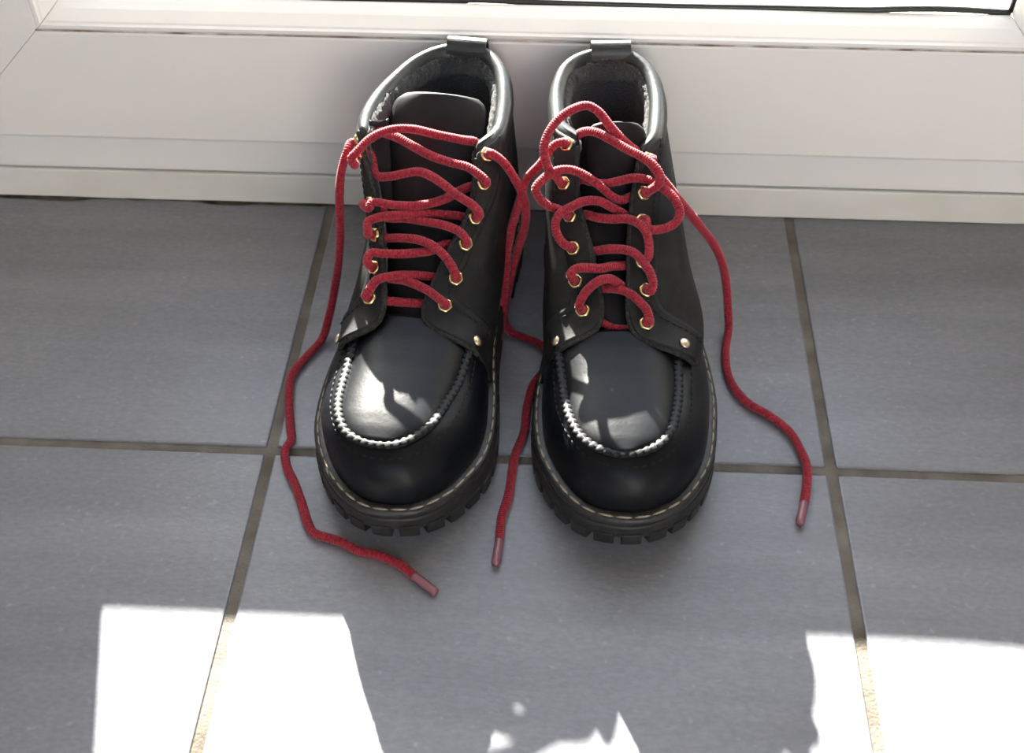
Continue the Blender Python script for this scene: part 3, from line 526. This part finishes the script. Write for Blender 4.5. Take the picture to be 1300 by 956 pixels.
        ln = resamp(SG[:, k_] + SN[:, k_] * .0036, 34); nn_ = SN[np.linspace(0, len(SN) - 1, 34).astype(int), k_]; T = unit(np.gradient(ln, axis=0))
        for i in range(34):
            ey = unit(np.cross(nn_[i], T[i])); place(obj('side_stitch', dash_me, None, st_), ln[i], T[i], ey, np.cross(T[i], ey))
    # ---------------- padded collar along the top edge
    top = Q[-1]; up = unit(Q[-1] - Q[-6]); no = QN[-1]
    js = np.linspace(1, NU - 2, 150).astype(int); Pc = top[js]; Uc = up[js]; Nc = no[js]
    for _ in range(6):
        Uc[1:-1] = unit(Uc[:-2] + 2 * Uc[1:-1] + Uc[2:]); Nc[1:-1] = unit(Nc[:-2] + 2 * Nc[1:-1] + Nc[2:])
    sl = np.concatenate([[0], np.cumsum(np.linalg.norm(np.diff(Pc, axis=0), axis=1))]); e = np.minimum(sl, sl[-1] - sl)
    sc = .45 + .55 * np.clip(e / .014, 0, 1) ** .6; ang = np.linspace(0, 2 * np.pi, 16, endpoint=False)
    cc = Pc - Uc * (.0075 * sc)[:, None] - Nc * .0022
    V = cc[:, None] + (.0105 * sc)[:, None, None] * np.cos(ang)[None, :, None] * Uc[:, None] + (.0056 * sc)[:, None, None] * np.sin(ang)[None, :, None] * Nc[:, None]
    n, sg = len(js), 16; F = [(i * sg + j, i * sg + (j + 1) % sg, (i + 1) * sg + (j + 1) % sg, (i + 1) * sg + j) for i in range(n - 1) for j in range(sg)]
    F += [tuple(range(sg)), tuple((n - 1) * sg + j for j in range(sg))[::-1]]
    tag(obj('collar', fixn(mesh('collar', V.reshape(-1, 3), F)), M['collar'], bt, True), 'smooth padded leather collar')
    RC = cc - Uc * .0022 - Nc * .0050; q_ = len(RC)
    jit = rng.normal(size=(q_, 12)); V = []; ang2 = np.linspace(0, 2 * np.pi, 12, endpoint=False)
    V = RC[:, None] + (sc[:, None] * (.0074 + .0007 * jit))[..., None] * np.cos(ang2)[None, :, None] * Uc[:, None] + (sc[:, None] * (.0034 + .0006 * jit))[..., None] * np.sin(ang2)[None, :, None] * Nc[:, None]
    F = [(i * 12 + j, i * 12 + (j + 1) % 12, (i + 1) * 12 + (j + 1) % 12, (i + 1) * 12 + j) for i in range(q_ - 1) for j in range(12)] + [tuple(range(12)), tuple((q_ - 1) * 12 + j for j in range(12))[::-1]]
    tag(obj('lining_rim', fixn(mesh('lining_rim', V.reshape(-1, 3), F)), M['rim'], bt, True), 'fuzzy fabric lining along the collar')
    for side in (0, 1):
        jq = 0 if side == 0 else NU - 1
        pe = resamp(Q[11:61, jq] + QN[11:61, jq] * .0008, 120)
        tag(obj('facing_edge', tube('facing_edge', pe, 0.0018 * (1 + .06 * rng.normal(size=120)), 8), M['edge'], bt, True), 'rough cut leather edge')
    # ---------------- tongue
    tn = cr(TONGUE[key], step=.0022); w = np.linspace(-1, 1, 21); T3 = np.zeros((len(tn), 21, 3))
    for i, (x, dd, z, hw) in enumerate(tn):
        T3[i, :, 0] = x + w * hw; T3[i, :, 1] = dd - .004 * np.abs(w) ** 2; T3[i, :, 2] = z - .0055 * np.abs(w) ** 2.2
    NT = grid_normals(loc(T3)); NT = NT if NT[10, 10][2] > 0 else -NT
    obj('tongue', gshell('tongue', loc(T3), NT, .0012, .0014), M['tongue'], bt, True)
    if key == 'L':
        a0, a1, b0, b1 = (np.array(q) for q in ((-.0455, .0930, .1415), (-.0345, .0890, .1410), (-.0300, .1330, .0990), (-.0250, .1300, .0965)))
        i_, j_ = np.meshgrid(np.linspace(0, 1, 24), np.linspace(0, 1, 9), indexing='ij'); i_, j_ = i_[..., None], j_[..., None]
        GG = loc((a0 * (1 - j_) + a1 * j_) * (1 - i_) + (b0 * (1 - j_) + b1 * j_) * i_ + np.array([0, .0, -.0016]) * np.sin(j_ * np.pi)); GN = grid_normals(GG); GN = GN if GN[5, 5][2] > 0 else -GN
        obj('tongue_gusset', gshell('tongue_gusset', GG, GN, .0007, .0007), M['tongue'], bt, True)
    # ---------------- insole inside, pull tab on the heel
    obj('insole', ring_solid('insole', [r3(inset(O, .008), .0285 + sp), r3(inset(O, .008), .0315 + sp)]), M['insole'], bt)
    tp = cr([(.0222, .1462), (.0215, .1492), (.0195, .1520), (.0160, .1534), (.0120, .1515), (.0092, .1450), (.0085, .1340)], n=26)
    nrm = np.gradient(tp, axis=0); nrm = unit(np.stack([nrm[:, 1], -nrm[:, 0]], 1)); V = []; F = []
    for x in (-.0124, .0124):
        for s_ in (-.0011, .0011):
            for p, q in zip(tp, nrm): V.append((x, p[0] + q[0] * s_, p[1] + q[1] * s_))
    n = len(tp); g = lambda a_, b_, i: (a_ * 2 + b_) * n + i
    for i in range(n - 1):
        F += [(g(0, 0, i), g(1, 0, i), g(1, 0, i + 1), g(0, 0, i + 1)), (g(0, 1, i), g(0, 1, i + 1), g(1, 1, i + 1), g(1, 1, i)),
              (g(0, 0, i), g(0, 0, i + 1), g(0, 1, i + 1), g(0, 1, i)), (g(1, 0, i), g(1, 1, i), g(1, 1, i + 1), g(1, 0, i + 1))]
    for i in (0, n - 1): F.append((g(0, 0, i), g(0, 1, i), g(1, 1, i), g(1, 0, i)))
    tab = obj('pull_tab', fixn(mesh('pull_tab', loc(V), F)), M['collar'], bt)
    # ---------------- eyelets and rivets on the facings
    Qf, Nf = (Q + QN * .0031).reshape(-1, 3), QN.reshape(-1, 3); eye = ([], [])
    for side in (0, 1):
        for p in EYELET[key][side]:
            dist = np.linalg.norm(Qf - loc(p), axis=1); jj = np.arange(len(Qf)) % NU
            dist[(jj < 6) | (jj > NU - 7)] += .004 * 0; k = int(np.argmin(dist)); jc = k % NU; ic = k // NU
            ic = min(ic, 59); ra = np.concatenate([[0], np.cumsum(np.linalg.norm(np.diff(Q[ic], axis=0), axis=1))])
            jc = max(jc, int(np.searchsorted(ra, .0068))) if side == 0 else min(jc, int(np.searchsorted(ra, ra[-1] - .0068)) - 1)
            P, n_ = Q[ic, jc] + QN[ic, jc] * .0031, unit(QN[ic - 2:ic + 3, max(jc - 3, 0):jc + 4].reshape(-1, 3).mean(0))
            ex = unit(np.cross(n_, [0, 0, 1.0])); ey = np.cross(n_, ex)
            place(obj('eyelet', eyelet_me, None, stays[side]), P, ex, ey, n_); eye[side].append((P, n_))
    for p in RIVET[key]:
        k = int(np.argmin(np.linalg.norm(Qf - loc(p), axis=1))); n_ = Nf[k]; ex = unit(np.cross(n_, [0, 0, 1.0])); ey = np.cross(n_, ex)
        tag(place(obj('rivet', rivet_me, None, bt), Q.reshape(-1, 3)[k] + n_ * .0038, ex, ey, n_), 'small round metal rivet')
    # ---------------- lace: one cord from the left end through every eyelet to the right end
    Z = LACE[key]; path = []
    ins = lambda sd, i: list(eye[sd][i][0] - eye[sd][i][1] * .0065)
    mid = lambda sd, i: list(eye[sd][i][0])
    ou = lambda sd, i: list(eye[sd][i][0] + eye[sd][i][1] * .0040)
    ext = lambda name, rev=False: path.extend([list(loc(p)) for p in (Z[name][::-1] if rev else Z[name])])
    def eyeup(sd, i): path.extend([ins(sd, i), mid(sd, i), ou(sd, i)])
    def eyedn(sd, i): path.extend([ou(sd, i), mid(sd, i), ins(sd, i)])
    ext('end_left', True); eyedn(0, 5)
    for nm, (sd, i) in (('5R_6L', (1, 4)), ('4L_5R', (0, 3)), ('3R_4L', (1, 2)), ('2L_3R', (0, 1)), ('1R_2L', (1, 0))):
        ext(nm, True); eyedn(sd, i)
    ext('bar'); eyeup(0, 0)
    for nm, (sd, i) in (('1L_2R', (1, 1)), ('2R_3L', (0, 2)), ('3L_4R', (1, 3)), ('4R_5L', (0, 4)), ('5L_6R', (1, 5))):
        ext(nm); eyeup(sd, i)
    ext('end_right')
    P = cr(path, step=.00036); sl = np.arange(len(P)) * .00036
    for _ in range(3): P[1:-1] = (P[:-2] + 2 * P[1:-1] + P[2:]) / 4
    P[:, 2] = np.maximum(P[:, 2], .0028)
    rad = .00262 * (1 + .085 * np.sin(sl * 2 * np.pi / .00145) + .05 * np.sin(sl * 61) * np.sin(sl * 137))
    lace = tag(obj('lace', tube('lace', P, rad, 10), M['lace'], bt, True), 'red ribbed boot lace')
    for nm in ('agl_left', 'agl_right'):
        if nm in Z:
            q = cr(loc(Z[nm]), n=12); rr = np.full(12, .00255); rr[-1] = .0021
            tag(obj('aglet', tube('aglet', q, rr, 12), M['aglet'], lace, True), 'pinkish plastic lace tip')
    return bt
build_boot('L', (.1082, -.006, 0), math.radians(-6.2), 'black leather boot with wide open collar, left of the pair')
build_boot('R', (.1955, -.006, 0), math.radians(3.7), 'black leather boot with a lace looped over its tongue, right of the pair')
